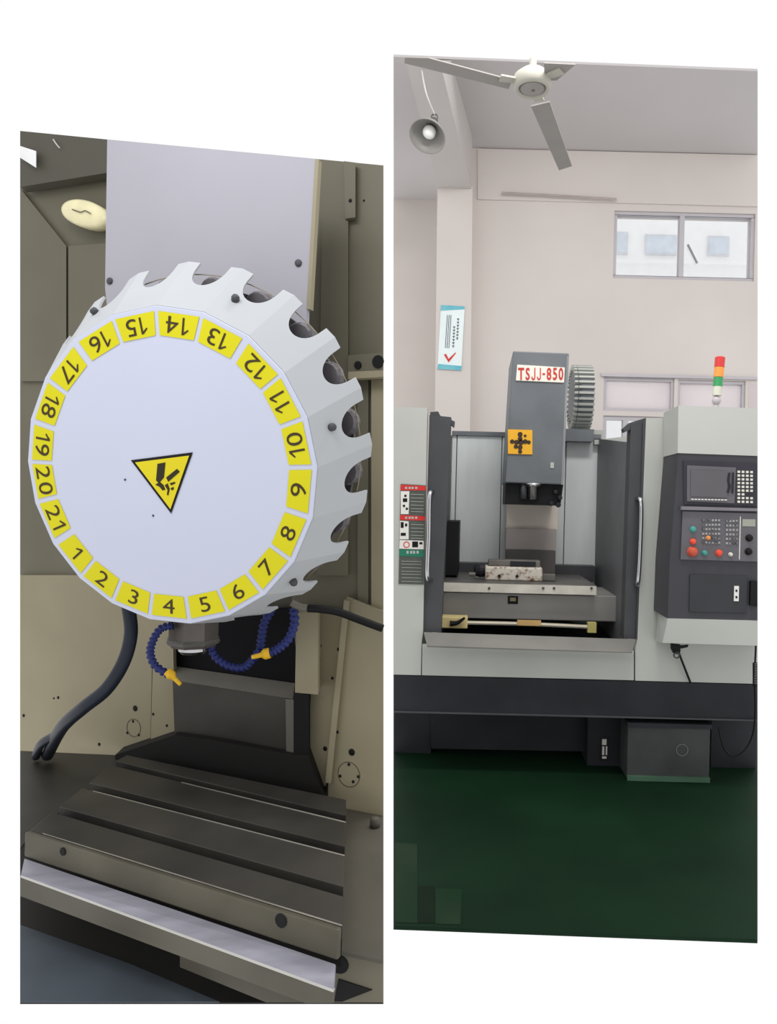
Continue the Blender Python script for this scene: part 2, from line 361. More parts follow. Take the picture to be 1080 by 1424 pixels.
obj('chip_guard', fbox(616, 725, 637, 800, 4.62, .5), black, mc)
# column covers
TZ = UY(740, 812, 4.35).z
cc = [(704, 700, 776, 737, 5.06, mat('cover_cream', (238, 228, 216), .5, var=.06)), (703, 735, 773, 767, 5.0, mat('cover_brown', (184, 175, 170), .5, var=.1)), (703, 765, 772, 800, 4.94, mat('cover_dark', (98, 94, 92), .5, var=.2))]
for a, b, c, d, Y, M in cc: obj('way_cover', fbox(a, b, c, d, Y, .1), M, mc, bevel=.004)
# head
hd = obj('spindle_head', qp([(713, 488), (791, 491), (783, 674), (702, 671)], 4.55, .55), slate, mc, bevel=.008)
obj('head_side', qp([(788, 495), (791, 495), (783, 674), (780, 674)], 4.548, .01), mat('edge_grey', (140, 142, 144), .5), hd)
obj('badge_mount', fbox(765, 643, 770, 651, 4.545, .01), light_paint, hd)
lower = obj('spindle_housing', qp([(703, 671), (783, 674), (779, 703), (702, 701)], 4.6, .42), black, mc)
sp = UY(741, 684, 4.66)
obj('spindle_nose', lathe(UY(741, 672, 4.58), (0, 0, -1), [(.058, 0), (.058, .02), (.034, .025), (.034, .1), (.024, .105), (0, .105)], 24), chrome, lower, True)
obj('hose_stub', lathe(UY(728, 672, 4.585), (0, 0, -1), [(.02, 0), (.022, .1), (0, .1)], 14), dark_paint, lower, True)
for k, (x, y) in enumerate(((772, 684), (778, 692), (766, 700), (776, 702))): obj('fitting', lathe(UY(x, y, 4.59), (0, -1, 0), [(.018, 0), (.014, .02), (0, .022)], 8), base_black, lower)
# name plate
pl = obj('name_plate', qp([(719, 507), (785, 511), (784, 532), (717, 529)], 4.542, .01), mat('plate_white', (232, 226, 214), .5, var=.03), hd)
text('lettering', 'TSJJ-850', UY(751.5, 520, 4.541), CR + CF * 0, CU, .285, .078, mat('letter_red', (206, 58, 52), .5, second=(170, 48, 42), scale=3), pl, .002, .22, .022)
yb = obj('warning_badge', qp([(706, 597), (740, 598), (740, 632), (706, 631)], 4.542, .01), mat('badge_yellow', (236, 176, 44), .5, var=.05), hd)
dkb = mat('badge_ink', (62, 48, 34), .5)
bm = new()
for x, y, r in ((723, 604, 3.6), (723, 610, 3.4), (730, 606, 2), (712, 614, 3.2), (718, 615, 3.6), (724, 615, 4), (730, 614, 3.5), (735, 615, 2.8), (717, 621, 3), (723, 622, 3.6), (723, 628, 3)):
    prism([UY(x + r * math.cos(i * math.pi / 4 + .4), y + r * math.sin(i * math.pi / 4 + .4), 4.539) for i in range(8)], (0, .004, 0), bm)
obj('symbol', bm, dkb, yb)
# tool disc seen edge-on
tc_ = UY(807, 553, 5.35); dk = obj('tool_disc', lathe(tc_ - Vector((.07, 0, 0)), (1, 0, 0), [(0, 0), (.17, 0), (.215, .02), (.225, .05), (.225, .13), (.2, .14), (0, .14)], 42), slate, mc)
bm = new()
for i in range(36):
    a = 2 * math.pi * i / 36; d = Vector((0, math.cos(a), math.sin(a))); s = Vector((0, -math.sin(a), math.cos(a)))
    for x0, x1 in ((-.045, .07), (-.075, -.05)):
        prism([tc_ + Vector((x0, 0, 0)) + d * .2 + s * .008, tc_ + Vector((x1, 0, 0)) + d * .2 + s * .008, tc_ + Vector((x1, 0, 0)) + d * .24 + s * .008, tc_ + Vector((x0, 0, 0)) + d * .24 + s * .008], s * -.016, bm)
fins = obj('tool_grippers', bm, light_paint, dk); fins['kind'] = 'stuff'
obj('disc_bracket', qp([(782, 596), (826, 597), (824, 614), (782, 613)], 5.1, .35), slate, mc)
obj('disc_post', qp([(824, 598), (838, 598), (838, 616), (826, 616)], 5.3, .1), light_paint, mc)
obj('top_rail', qp([(826, 612), (878, 606), (878, 616), (826, 618)], 5.15, .05), light_paint, mc)
# table and saddle
tx0, tx1 = UY(613, 815, 4.35).x, UY(829, 815, 4.35).x
obj('machine_table', boxw(tx0, tx1, 4.35, 5.05, TZ - .05, TZ), steel_dark, mc, bevel=.004)
obj('rear_way_cover', boxw(IX0 + .05, IX1 - .02, 5.06, 5.19, TZ - .05, TZ + .06), dark_paint, mc)
obj('table_edge', fbox(613, 813, 829, 825, 4.335, .014), mat('table_edge_cream', (200, 196, 184), .45, var=.15, scale=9), mc)
bm = fbox(613, 826, 862, 862, 4.4, .5); sd = obj('saddle', bm, mat('saddle_grey', (150, 147, 143), .5, var=.15, scale=3, metal=.2), mc, bevel=.006)
obj('socket', fbox(706, 829, 720, 840, 4.394, .01), black, sd)
obj('socket_plate', fbox(709, 831, 717, 836, 4.39, .006), mat('brass_dull', (150, 140, 105), .5), sd)
obj('lubricator', fbox(612, 858, 650, 874, 4.28, .1), mat('lubricator_yellow', (214, 196, 140), .5, var=.1), mc, bevel=.006)
obj('lubricator_lever', tube([UY(626, 867, 4.27), UY(636, 866, 4.265), UY(646, 859, 4.26)], lambda t, i: .018 - .012 * t, 8), black, mc)
obj('guide_rod', tube([UY(650, 866, 4.3), UY(735, 868, 4.3), UY(820, 872, 4.3)], .012, 8), mat('rod_ivory', (205, 196, 176), .35, metal=.3), mc)
obj('rod_bracket', fbox(719, 863, 752, 870, 4.28, .02), mat('rod_tan', (206, 168, 110), .5), mc)
obj('rod_bracket', fbox(817, 866, 829, 880, 4.28, .04), mat('rod_yellow', (190, 180, 110), .5), mc)
for x in (680, 770, 755, 822): obj('table_bolt', lathe(UY(x, 818, 4.335), (0, -1, 0), [(.008, 0), (.008, .006), (0, .006)], 8), dark_paint, mc)
obj('drip_lip', loft([[UY(589, 879, 3.97), UY(884, 889, 3.97), UY(884, 890.5, 3.97), UY(589, 881, 3.97)], [UY(594, 898, 3.9), UY(878, 907, 3.9), UY(878, 908.5, 3.9), UY(594, 900, 3.9)]]), mat('lip_steel', (112, 110, 105), .45, metal=.2, var=.12, scale=4), mc)
# handles
for P in ([(601, 684), (597, 690), (596, 745), (594, 800), (599, 807)], [(885, 694), (891, 699), (890, 755), (887, 808), (883, 813)]):
    h_ = obj('door_handle', tube([UY(x, y, 3.96 if 0 < i < 4 else 4.02) for i, (x, y) in enumerate(P)], .013, 10), chrome, mc, True)
# warning label strip on the left panel
lb = obj('warning_label', qp([(557, 673), (592, 675), (589, 813), (554, 812)], 3.996, .004), mat('label_dark', (84, 88, 82), .5, var=.15, scale=20), mc)
def lab(nm, P, M, k=3.9945): return obj(nm, qp(P, k, .002), M, lb)
wh = mat('label_white', (222, 220, 214), .5, var=.05); grn = mat('label_green', (40, 120, 96), .5)
lab('red_band', [(557, 674), (592, 676), (592, 682), (557, 682)], redp); lab('red_band', [(556, 716), (591, 718), (591, 724), (556, 723)], redp)
lab('picture_field', [(557, 683), (569, 683), (568, 715), (557, 715)], wh); lab('picture_field', [(556, 724), (568, 725), (568, 750), (555.5, 750)], wh)
lab('picture_field', [(555.5, 751), (589, 752), (589, 764), (555, 763)], wh); lab('green_band', [(555, 764), (589, 765), (589, 775), (555, 773)], grn)
bm = new()
for a, b, c, d in ((560, 693, 566, 698), (562, 688, 565, 691), (560, 702, 563, 705), (564, 706, 567, 709), (557, 726, 561, 734), (563, 728, 566, 732), (557, 741, 564, 745), (573, 753, 581, 761), (583, 754, 587, 757)):
    qp([(a, b), (c, b), (c, d), (a, d)], 3.993, .001, bm)
obj('pictogram', bm, black, lb)['kind'] = 'stuff'
rr = UY(565, 757.5, 3.9935); obj('prohibition_ring', ring_of(rr, (0, 1, 0), .013, .018, .001, 18), redp, lb)
bm = new()
for y in (687, 692, 697, 702, 707, 711, 729, 734, 739, 744, 748): qp([(571, y), (589, y + .6), (589, y + 1.2), (571, y + .6)], 3.9935, .001, bm)
for y in (780, 784, 789, 794, 798, 803, 808): qp([(558, y), (586, y + .8), (586, y + 1.3), (558, y + .5)], 3.9935, .001, bm)
for x in (565, 570, 574, 579): qp([(x, 766), (x + 3, 766), (x + 3, 770), (x, 770)], 3.9935, .001, bm)
for x in (563, 568, 572, 577): qp([(x, 677), (x + 3, 677), (x + 3, 680), (x, 680)], 3.9935, .001, bm); qp([(x, 718.5), (x + 3, 718.5), (x + 3, 721.5), (x, 721.5)], 3.9935, .001, bm)
obj('print_lines', bm, mat('print_grey', (176, 180, 176), .6), lb)['kind'] = 'stuff'
# base
obj('base_skirt', qp([(547, 939), (1053, 952), (1053, 1003), (547, 991)], MY, .5), base_black, mc)
def onfloor(px0, py0, px1, Y, depth, nm, M=base_black, z0=0.0, bevel=0.0):
    c = UY((px0 + px1) / 2, py0, Y); hw = (px1 - px0) * Y / F / 2
    return obj(nm, boxw(c.x - hw, c.x + hw, Y, Y + depth, z0, c.z), M, mc, bevel=bevel)
onfloor(549, 985, 600, 4.36, .6, 'base_foot')
obj('base_beam', qp([(599, 985), (818, 991), (818, 1045), (599, 1041)], 4.34, .5), base_black, mc)
rb = onfloor(818, 985, 872, 4.22, .6, 'base_foot')
onfloor(990, 985, 1052, 4.24, .5, 'base_foot')
onfloor(600, 1040, 820, 4.8, .3, 'base_beam')
lbp = obj('data_plate', fbox(834, 1025, 846, 1058, 4.215, .006), mat('plate_black', (30, 30, 32), .4), rb)
bm = new()
for a, b, c, d in ((837, 1028, 843, 1036), (837, 1038, 840, 1050), (842, 1038, 844, 1050), (837, 1052, 843, 1055)): fbox(a, b, c, d, 4.212, .003, bm)
obj('plate_print', bm, wh, lbp)
obj('lip_seam', qp([(547, 989), (1053, 1001), (1053, 1003), (547, 991)], 3.99, .02), dark_paint, mc)

# coolant drawer on the floor
ct = thing('coolant_tank', 'low dark steel coolant tank on the floor under the control box', 'tank', UY(932, 1074, 4.1))
c = UY(933, 1040, 3.95); zb_ = .0; hw = 116 * 3.95 / F / 2
body = obj('body', boxw(c.x - hw, c.x + hw, 4.0, 4.2, .005, UY(933, 1008, 4.0).z), mat('tank_grey', (62, 66, 64), .5, var=.2), ct, bevel=.006)
obj('lid', boxw(c.x - hw - .005, c.x + hw + .005, 3.99, 4.2, UY(933, 1012, 4.0).z, UY(933, 1006, 4.0).z), base_black, ct)
obj('maker_mark', ring_of(UY(948, 1043, 3.998), (0, -1, 0), .03, .034, .002, 20), mat('mark_grey', (110, 112, 110), .5), body)
obj('skid', boxw(c.x - hw, c.x + hw, 3.985, 4.0, .003, .03), mat('tank_green_edge', (70, 100, 80), .5), ct)

# control cabinet
CYF = 3.7; CDEP = .29
cb = thing('control_cabinet', 'control cabinet with screen, keypad and coloured buttons', 'control panel', UY(990, 897, 3.85))
def cq(nm, P, M, off=0.0, dep=.006, par=None, bevel=0.0): return obj(nm, qp(P, CYF - off, dep), M, par or cb, bevel=bevel)
obj('upper_hood', qp([(943, 564), (1053, 568), (1053, 634), (942, 630)], CYF, CDEP), light_paint, cb)
hs = obj('console', qp([(943, 630), (1053, 634), (1053, 863), (928, 860), (931, 780)], CYF + .004, CDEP), mat('console_charcoal', (64, 64, 69), .5, var=.1, scale=3, spec=.25), cb)
obj('lower_hood', loft([[UY(928, 860, CYF), UY(1053, 863, CYF), UY(1053, 867, CYF + CDEP), UY(915, 850, CYF + CDEP)], [UY(921, 894, CYF + .02), UY(1053, 898, CYF + .02), UY(1053, 897, CYF + CDEP), UY(911, 892, CYF + CDEP)]]), light_paint, cb)
bez = mat('bezel_dark', (52, 50, 58), .45, var=.1); pan = mat('panel_grey', (96, 94, 99), .5, var=.08)
cq('screen_frame', [(950, 641), (1053, 645), (1053, 704), (951, 701)], bez, .004, .008)
so = cq('screen_bezel', [(955, 647), (1023, 650), (1021, 700), (955, 697)], pan, .01, .008)
cq('screen', [(960, 653), (1012, 655), (1011, 692), (960, 690)], mat('screen_glass', (92, 90, 94), .25, var=.06), .014, .004, so)
bm = new(); qp([(1012, 658), (1015.5, 657), (1014, 668), (1016, 676), (1013, 686), (1010, 685), (1012, 676), (1010.5, 668)], CYF - .0155, .003, bm); qp([(1018, 657), (1020.5, 657), (1019.5, 686), (1017, 686)], CYF - .0155, .003, bm)
obj('slot_vents', bm, base_black, so)
bm = new()
for i in range(11): fbox(961 + i * 4.6, 693.5 + i * .1, 964.4 + i * 4.6, 695 + i * .1, CYF - .0155, .003, bm)
obj('soft_keys', bm, wh, so)
bm = new()
for r_ in range(9):
    for c_ in range(5):
        if r_ == 6 and c_ in (2, 3): continue
        x = 1027 + c_ * 5.9; y = 656 + r_ * 5.2 + c_ * .15
        if x + 3.6 < 1054: fbox(x - 1.6, y - 1.5, x + 1.8, y + 1.6, CYF - .012, .008, bm)
kp = obj('keypad', bm, mat('key_ivory', (214, 214, 204), .5), cb); kp['kind'] = 'stuff'
cq('ledge', [(947, 704), (1053, 707), (1053, 711), (947, 709)], mat('ledge_grey', (122, 118, 124), .4), .02, .03)
op = cq('operator_panel', [(949, 711), (1053, 714), (1053, 781), (946, 778)], pan, .006, .008)
def btn(x, y, r, M, nm='button', h=.018):
    b = obj(nm, lathe(UY(x, y, CYF - .006), (0, -1, 0), [(r * 1.25, 0), (r * 1.25, .004), (r, .005), (r, h * .8), (r * .8, h), (0, h)], 16), M, op, True); return b
g_ = mat('button_teal', (70, 150, 140), .4); r2 = mat('button_red', (226, 82, 60), .4); orr = mat('button_orange', (222, 140, 70), .4); wb = mat('button_white', (210, 208, 200), .4)
b1 = btn(963, 736, .013, g_); b1['label'] = 'teal push button'
b2 = btn(963, 753, .013, r2); b2['label'] = 'red push button'
b3 = btn(962, 767, .022, mat('estop_red', (196, 84, 62), .45), 'emergency_stop', .03); b3['label'] = 'large red mushroom stop button'
btn(979, 769, .012, g_)['label'] = 'small teal push button'; btn(999, 769, .015, r2)['label'] = 'red push button'
btn(1015, 771, .009, wb)['label'] = 'white key switch'; btn(984, 748, .01, orr)['label'] = 'orange push button'
for x, y in ((1041, 748), (1040, 767)): btn(x, y, .015, black, 'rotary_knob', .024)
bm = new()
for r_ in range(6):
    for c_ in range(6):
        if (r_, c_) in ((4, 2),): continue
        fbox(976 + c_ * 4.4, 722 + r_ * 6.2, 979 + c_ * 4.4, 725 + r_ * 6.2, CYF - .011, .005, bm)
for r_ in range(6):
    for c_ in range(4): fbox(1009 + c_ * 4.6, 723 + r_ * 6.2, 1012 + c_ * 4.6, 726 + r_ * 6.2, CYF - .011, .005, bm)
mk = obj('membrane_keys', bm, mat('key_dark', (60, 58, 64), .5, second=(150, 150, 150), scale=30, lo=.45, hi=.62), op); mk['kind'] = 'stuff'
obj('panel_divider', fbox(1028, 718, 1029, 778, CYF - .008, .004), wh, op)
obj('dial_scale', fbox(1032, 722, 1050, 732, CYF - .008, .004), mat('scale_grey', (150, 152, 140), .5), op)
dr = cq('console_door', [(959, 799), (1040, 801), (1038, 853), (958, 851)], mat('console_door_dark', (52, 53, 57), .5, var=.08), .004, .008, bevel=.003)
kl = obj('key_plate', fbox(1020.5, 815, 1027, 836, CYF - .01, .008), wh, dr); 
bm = fbox(1022.5, 820, 1025, 823, CYF - .012, .003); fbox(1022.5, 829, 1025, 832, CYF - .012, .003, bm); obj('key_holes', bm, black, kl)
obj('side_latch', qp([(1044, 808), (1053, 808), (1053, 844), (1043, 842)], CYF - .02, .03), black, cb)
# cable bracket and air line below the cabinet
hb = thing('air_gun', 'black air blow gun hanging on its hose below the control cabinet', 'tool', UY(941, 912, 3.95))
obj('hook', qp([(934, 896), (946, 897), (946, 906), (942, 910), (937, 909), (934, 903)], 3.9, .03), black, hb)
obj('trigger_loop', ring_of(UY(940, 911, 3.9), (0, -1, .1), .012, .018, .012, 16), dark_paint, hb)
obj('nozzle', qp([(946, 898), (957, 897), (956, 900), (947, 902)], 3.9, .015), black, hb)
obj('hose', tube([UY(943, 906, 3.93), UY(949, 922, 3.96), UY(960, 950, 3.98)], .006, 8), black, hb)
# coiled cable at the right edge
bm = new(); pts = []
for i in range(0, 14 * 10):
    a = i / 10 * 2 * math.pi; y = 922 + i / 140 * 32; p = UY(1049.5, y, 3.85); pts.append(p + Vector((math.cos(a) * .010, math.sin(a) * .012, 0)))
cc_ = thing('coiled_cable', 'black coiled cable dangling at the right of the control cabinet', 'cable', UY(1049, 955, 3.85))
obj('coil', tube(pts, .0035, 5, k=0), black, cc_)
obj('lead', tube([UY(1051, 850, 3.75), UY(1051, 885, 3.8), UY(1049.5, 922, 3.85)], .005, 6), black, cc_)
obj('lead', tube([UY(1049, 954, 3.85), UY(1050, 985, 3.9), UY(1047, 1020, 3.96), UY(1036, 1043, 3.97), UY(1020, 1052, 3.98), UY(1006, 1040, 3.98), UY(999, 1012, 3.98)], .006, 6), black, cc_)

# signal tower
st = thing('signal_tower', 'stack light with red, amber and green lenses on the control cabinet', 'light', UY(995, 568, 3.9))
b0 = UY(995, 567, 3.88); up = (UY(1001, 497, 3.88) - b0).normalized(); Lh = (UY(1001, 497, 3.88) - b0).length
def seg(nm, a, b, r, M, sm=True): return obj(nm, lathe(b0, up, [(0, a * Lh), (r, a * Lh), (r, b * Lh), (0, b * Lh)], 20), M, st)
seg('foot', -.02, .05, .016, alu)
obj('swivel_ball', lathe(b0, up, [(0, .04 * Lh)] + [(.024 * math.sin(i * math.pi / 8), .14 * Lh - .026 * math.cos(i * math.pi / 8)) for i in range(1, 8)] + [(0, .24 * Lh)], 18), mat('ball_mauve', (186, 178, 182), .35), st, True)
seg('lamp_base', .24, .42, .024, mat('lamp_base_ivory', (206, 206, 192), .4))
seg('green_lens', .42, .60, .025, mat('lens_green', (60, 150, 90), .25)); seg('amber_lens', .605, .80, .026, mat('lens_amber', (232, 150, 70), .25)); seg('red_lens', .805, .995, .027, mat('lens_red', (206, 62, 62), .25))
obj('cap_top', lathe(b0, up, [(0, .995 * Lh), (.024, .995 * Lh), (.02, 1.01 * Lh), (0, 1.01 * Lh)], 20), redp, st)

# vise on the table
vc = UY(714, 806, 4.5); vs_t = thing('machine_vise', 'rusty pale steel machine vise clamped on the machine table', 'vise', Vector((vc.x, 4.55, TZ)))
vm = mat('vise_rust', (206, 198, 186), .5, second=(120, 84, 62), scale=26, lo=.36, hi=.5); vd = mat('vise_dark', (112, 108, 104), .5, metal=.3, var=.25)
hw = 40 * 4.5 / F
bd = obj('body', boxw(vc.x - hw, vc.x + hw, 4.5, 4.68, TZ + .001, TZ + .085), vm, vs_t, bevel=.008)
obj('fixed_jaw', boxw(vc.x - hw + .02, vc.x + hw - .01, 4.56, 4.66, TZ + .085, TZ + .125), vd, vs_t, bevel=.005)
obj('jaw_insert', boxw(vc.x - .02, vc.x + hw - .04, 4.548, 4.56, TZ + .085, TZ + .12), base_black, vs_t)
obj('screw_block', lathe(Vector((vc.x - hw, 4.58, TZ + .055)), (-1, 0, 0), [(.04, 0), (.045, .03), (.035, .06), (.02, .07), (0, .07)], 14), base_black, vs_t)
obj('screw_shaft', lathe(Vector((vc.x - hw - .06, 4.55, TZ + .03)), (-1, 0, 0), [(.014, 0), (.014, .04), (0, .04)], 10), vd, vs_t)
obj('clamp_bar', boxw(vc.x + hw, vc.x + hw + .085, 4.53, 4.57, TZ + .002, TZ + .045), vd, vs_t, bevel=.004)
for dx in (-.09, .02): obj('body_bolt', lathe(Vector((vc.x + dx, 4.5, TZ + .03)), (0, -1, 0), [(.01, 0), (.01, .006), (0, .006)], 8), base_black, bd)

# ================================================================== LEFT: inside of a machining centre, close up
cream_l = mat('warm_cream_paint', (146, 138, 114), .55, var=.12, scale=3)
olive = mat('shaded_olive_grey', (104, 100, 85), .55, var=.12, scale=2.5)  # the enclosure's dimness is put into these darkened panel colours
olive_d = mat('shaded_dark_olive', (80, 77, 67), .55, var=.1, scale=2.5)
ya = math.radians(20); NB = Vector((-math.sin(ya), -math.cos(ya), 0)); PB = UY(300, 900, 2.0)
def B(px, py, off=0.0): return UP(px, py, PB + NB * off, NB)
def bp(P, off=0.0, dep=.02, bm=None): return prism([B(x, y, off) for x, y in P], Vector((-.135, 1, 0)) * dep, bm)
en = thing('machine_enclosure', 'shade-darkened olive and cream sheet metal interior behind the tool disc', 'machine', B(300, 1050))
obj('rear_panel', bp([(28, 182), (210, 200), (210, 520), (214, 880), (208, 1080), (28, 1090)], 0), olive, en)
obj('rear_panel', bp([(430, 220), (533, 230), (533, 1170), (440, 1140), (405, 850)], 0), olive, en)
obj('rear_panel', bp([(150, 194), (430, 220), (430, 1060), (205, 1050)], -.03), olive_d, en)
obj('top_beam', bp([(28, 182), (150, 194), (150, 240), (28, 260)], .05, .04), olive_d, en)
obj('corner_post', bp([(28, 262), (92, 342), (92, 520), (60, 530), (28, 530)], .012, .012), olive, en)
obj('access_panel', bp([(95, 342), (149, 338), (149, 500), (95, 515)], .012, .012), olive, en)
obj('white_tag', bp([(28, 203), (50, 210), (50, 233), (28, 219)], .07, .004), mat('tag_white', (236, 236, 236), .5), en)
obj('cable_tie', tube([B(74, 194, .055), B(78, 200, .06), B(83, 206, .058)], .002, 6), light_paint, en)
obj('side_rail', bp([(478, 224), (494, 226), (494, 302), (480, 304)], .02, .02), olive, en)
obj('side_post', bp([(448, 300), (484, 304), (484, 800), (440, 800)], .012, .012), olive, en)
rb_ = obj('bracket_rail', bp([(484, 494), (533, 490), (533, 516), (484, 518)], .03, .03), olive, en)
obj('rail_edge', bp([(484, 517), (533, 515), (533, 524), (484, 527)], .05, .03), cream_l, en)
for x, y, r in ((498, 508, .01), (526, 503, .016)): obj('rail_hole', lathe(B(x, y, .03), NB, [(r, 0), (r, .004), (0, .004)], 12), black, rb_)
obj('side_post', bp([(497, 528), (512, 528), (512, 850), (497, 850)], .01, .01), olive, en)
obj('side_post', bp([(516, 528), (533, 528), (533, 880), (516, 872)], .016, .016), cream_l, en)
obj('lower_panel', bp([(28, 800), (185, 800), (212, 890), (208, 1080), (28, 1090)], .014, .014), cream_l, en)
obj('column_flank', bp([(190, 850), (240, 862), (243, 1022), (209, 1046), (213, 896)], .03, .03), cream_l, en)
lp = obj('lower_panel', bp([(440, 845), (478, 850), (454, 1090), (446, 1100), (428, 1050), (432, 965)], .02, .02), cream_l, en)
lp2 = obj('lower_panel', bp([(482, 830), (533, 850), (533, 1165), (456, 1145), (456, 1085)], .03, .02), cream_l, en)
obj('panel_fold', bp([(478, 835), (486, 836), (460, 1090), (452, 1088)], .045, .03), cream_l, en)
obj('column_block', bp([(412, 852), (442, 852), (442, 966), (410, 963)], .1, .1), cream_l, en)
obj('slot_cover', bp([(408, 962), (429, 966), (429, 1052), (408, 1052)], .06, .05), black, en)
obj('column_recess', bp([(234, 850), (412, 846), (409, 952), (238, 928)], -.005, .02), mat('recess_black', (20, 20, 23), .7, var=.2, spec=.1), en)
sc = obj('steel_cover', bp([(240, 946), (407, 972), (408, 1064), (243, 1032)], .05, .05), mat('telescopic_steel', (68, 65, 61), .35, metal=.4, var=.25, scale=4), en)
obj('steel_cover', loft([[B(238, 926, .0), B(410, 950, .0), B(407, 972, .055), B(240, 946, .055)], [B(238, 928, -.02), B(410, 952, -.02), B(407, 974, .03), B(240, 948, .03)]]), mat('telescopic_steel_sheen', (136, 132, 124), .35, metal=.35, var=.15, scale=4), en)  # sheen on the cover's sloping top is put into a lighter colour
obj('cover_flange', bp([(397, 972), (408, 973), (408, 1064), (398, 1062)], .06, .012), mat('flange_steel', (104, 100, 94), .4, metal=.3), sc)
obj('bellows', bp([(160, 1050), (243, 1022), (300, 1030), (408, 1050), (428, 1050), (450, 1112), (445, 1125), (160, 1060)], .075, .07), mat('bellows_black', (22, 20, 19), .65, var=.2), en)
for x, y, r, o_ in ((188, 985, .0085, .014), (489, 1046, .009, .03), (213, 993, .004, .03), (81, 970, .0045, .014), (75, 971, .003, .014), (33, 995, .005, .014), (138, 1035, .005, .014), (471, 903, .005, .02), (462, 943, .004, .02), (446, 898, .003, .02), (469, 1018, .004, .03), (452, 1041, .006, .02), (232, 1009, .004, .03), (506, 279, .003, 0), (487, 279, .005, .02)):
    obj('bolt', lathe(B(x, y, o_), NB, [(r, -.002), (r, .001), (r * .6, .002), (0, .002)], 12), black, en, True)
for x, y, r, k, o_ in ((186, 1012, .026, ((-9, 7), (7, 10), (-1, -9)), .014), (485, 1077, .032, ((-12, 2), (6, 10), (0, -14), (13, 3)), .03)):
    fl_ = obj('flange', ring_of(B(x, y, o_), NB, r - .0016, r, .001, 36), olive_d, en)
    for dx, dy in k: obj('flange_bolt', lathe(B(x + dx, y + dy, o_), NB, [(.004, -.002), (.004, .001), (0, .002)], 10), black, fl_)
# round work lamp
wlp = thing('work_lamp', 'round cream work lamp on the olive wall beside the cover', 'lamp', B(117, 297, .03))
pts = [B(117 + 32 * math.cos(a) , 297 + 19 * math.sin(a) + 6 * math.cos(a), .05) for a in [2 * math.pi * i / 32 for i in range(32)]]
cenp = sum(pts, Vector()) / 32
obj('lens', loft([[p - NB * .03 for p in pts], pts, [cenp + (p - cenp) * .85 + NB * .008 for p in pts], [cenp + (p - cenp) * .3 + NB * .012 for p in pts]]), mat('lamp_cream', (226, 218, 176), .4, var=.12, scale=20), wlp, True)
obj('lens_crack', tube([B(100, 291, .064), B(112, 295, .066), B(118, 293, .066), B(126, 297, .066)], .0015, 5), olive_d, wlp)

# cover panel behind the disc (magazine housing)
hy = math.radians(14); NH = Vector((-math.sin(hy), -math.cos(hy), 0)); PH = UY(300, 500, 1.72)
def Hh(px, py, off=0.0): return UP(px, py, PH + NH * off, NH)
mh = thing('magazine_housing', 'pale grey upright sheet housing rising behind the tool disc', 'housing', Hh(290, 700))
lav = mat('pale_lavender_paint', (160, 158, 166), .55, var=.06, scale=2)
hp = obj('front_cover', prism([Hh(149, 194), Hh(440, 221), Hh(427, 425), Hh(420, 640), Hh(170, 640), Hh(146, 400)], -NH * .012), lav, mh)
obj('edge_flange', prism([Hh(438, 221, .002), Hh(443, 221.5, .002), Hh(431, 430, .002), Hh(426, 430, .002)], -NH * .016), cream_l, mh)
for x, y in ((415, 366), (153, 391)): obj('bolt', lathe(Hh(x, y), NH, [(.0085, -.005), (.0085, .003), (.005, .005), (0, .005)], 14), dark_paint, hp, True)

# ------------------------------------------------------------------ tool magazine disc
DC = UY(231.9, 652.7, 1.452); yaw, pit = .1835, -.1424
DN = Vector((-math.sin(yaw) * math.cos(pit), -math.cos(yaw) * math.cos(pit), math.sin(pit)))
DX = Vector((math.cos(yaw), -math.sin(yaw), 0)); DZ = DX.cross(-DN)
ANG = {1: -141.1, 2: -125.3, 3: -109.2, 4: -92.8, 5: -76.1, 6: -59.8, 7: -42.8, 8: -25.5, 9: -7.3, 10: 10.4, 11: 27.6, 12: 44.5, 13: 63.3, 14: 81.3, 15: 99.2, 16: 116.9, 17: 135.9, 18: 153.4, 19: 170.2, 20: 185.5, 21: 201.6}
ang = [math.radians(ANG[k]) for k in range(1, 22)]
mids = []                                                  # corner between sticker k and k+1
for i in range(21):
    a, b = ang[i], ang[(i + 1) % 21]
    if b < a: b += 2 * math.pi
    mids.append((a + b) / 2)
def dp(a, r, off=0.0, up=0.0): return DC + DX * (math.cos(a) * r) + DZ * (math.sin(a) * r + up) + DN * off
tm = thing('tool_magazine', 'large white tool magazine disc with yellow numbered stickers', 'tool magazine', dp(0, 0, -.1))
white_l = mat('white_disc_paint', (190, 194, 212), .5, var=.03, scale=1.5)
rim_m = mat('rim_paint', (170, 173, 176), .5, var=.04, scale=3)
R1, R2, RD, RU = .322, .392, .125, .036
obj('front_plate', prism([dp(a, R1) for a in mids], -DN * .006), white_l, tm, bevel=.0015)
# faceted rim with scallops
bm = new()
for i in range(21):
    a0, a1 = mids[i - 1], mids[i]
    if a1 < a0: a1 += 2 * math.pi
    f0, f1 = dp(a0, R1 + .001, -.003), dp(a1, R1 + .001, -.003); g0, g1 = dp(a0, R2, -RD, RU), dp(a1, R2, -RD, RU)
    prof = [(0, 1), (.1, 1), (.2, 1)] + [(.5 - .29 * math.cos(math.pi * j / 16), 1 - .48 * math.sin(math.pi * j / 16) ** .62) for j in range(17)] + [(.8, 1), (.9, 1), (1, 1)]
    rows = []; N = len(prof) - 1
    for s, tmax in prof:
        f_ = f0.lerp(f1, s); g = g0.lerp(g1, s); rows.append([bm.verts.new(f_.lerp(g, q * tmax)) for q in (0, .5, 1)])
    for j in range(N):
        for q in range(2): bm.faces.new((rows[j][q], rows[j + 1][q], rows[j + 1][q + 1], rows[j][q + 1]))
bmesh.ops.remove_doubles(bm, verts=bm.verts, dist=1e-5)
rim = obj('rim', bm, rim_m, tm)
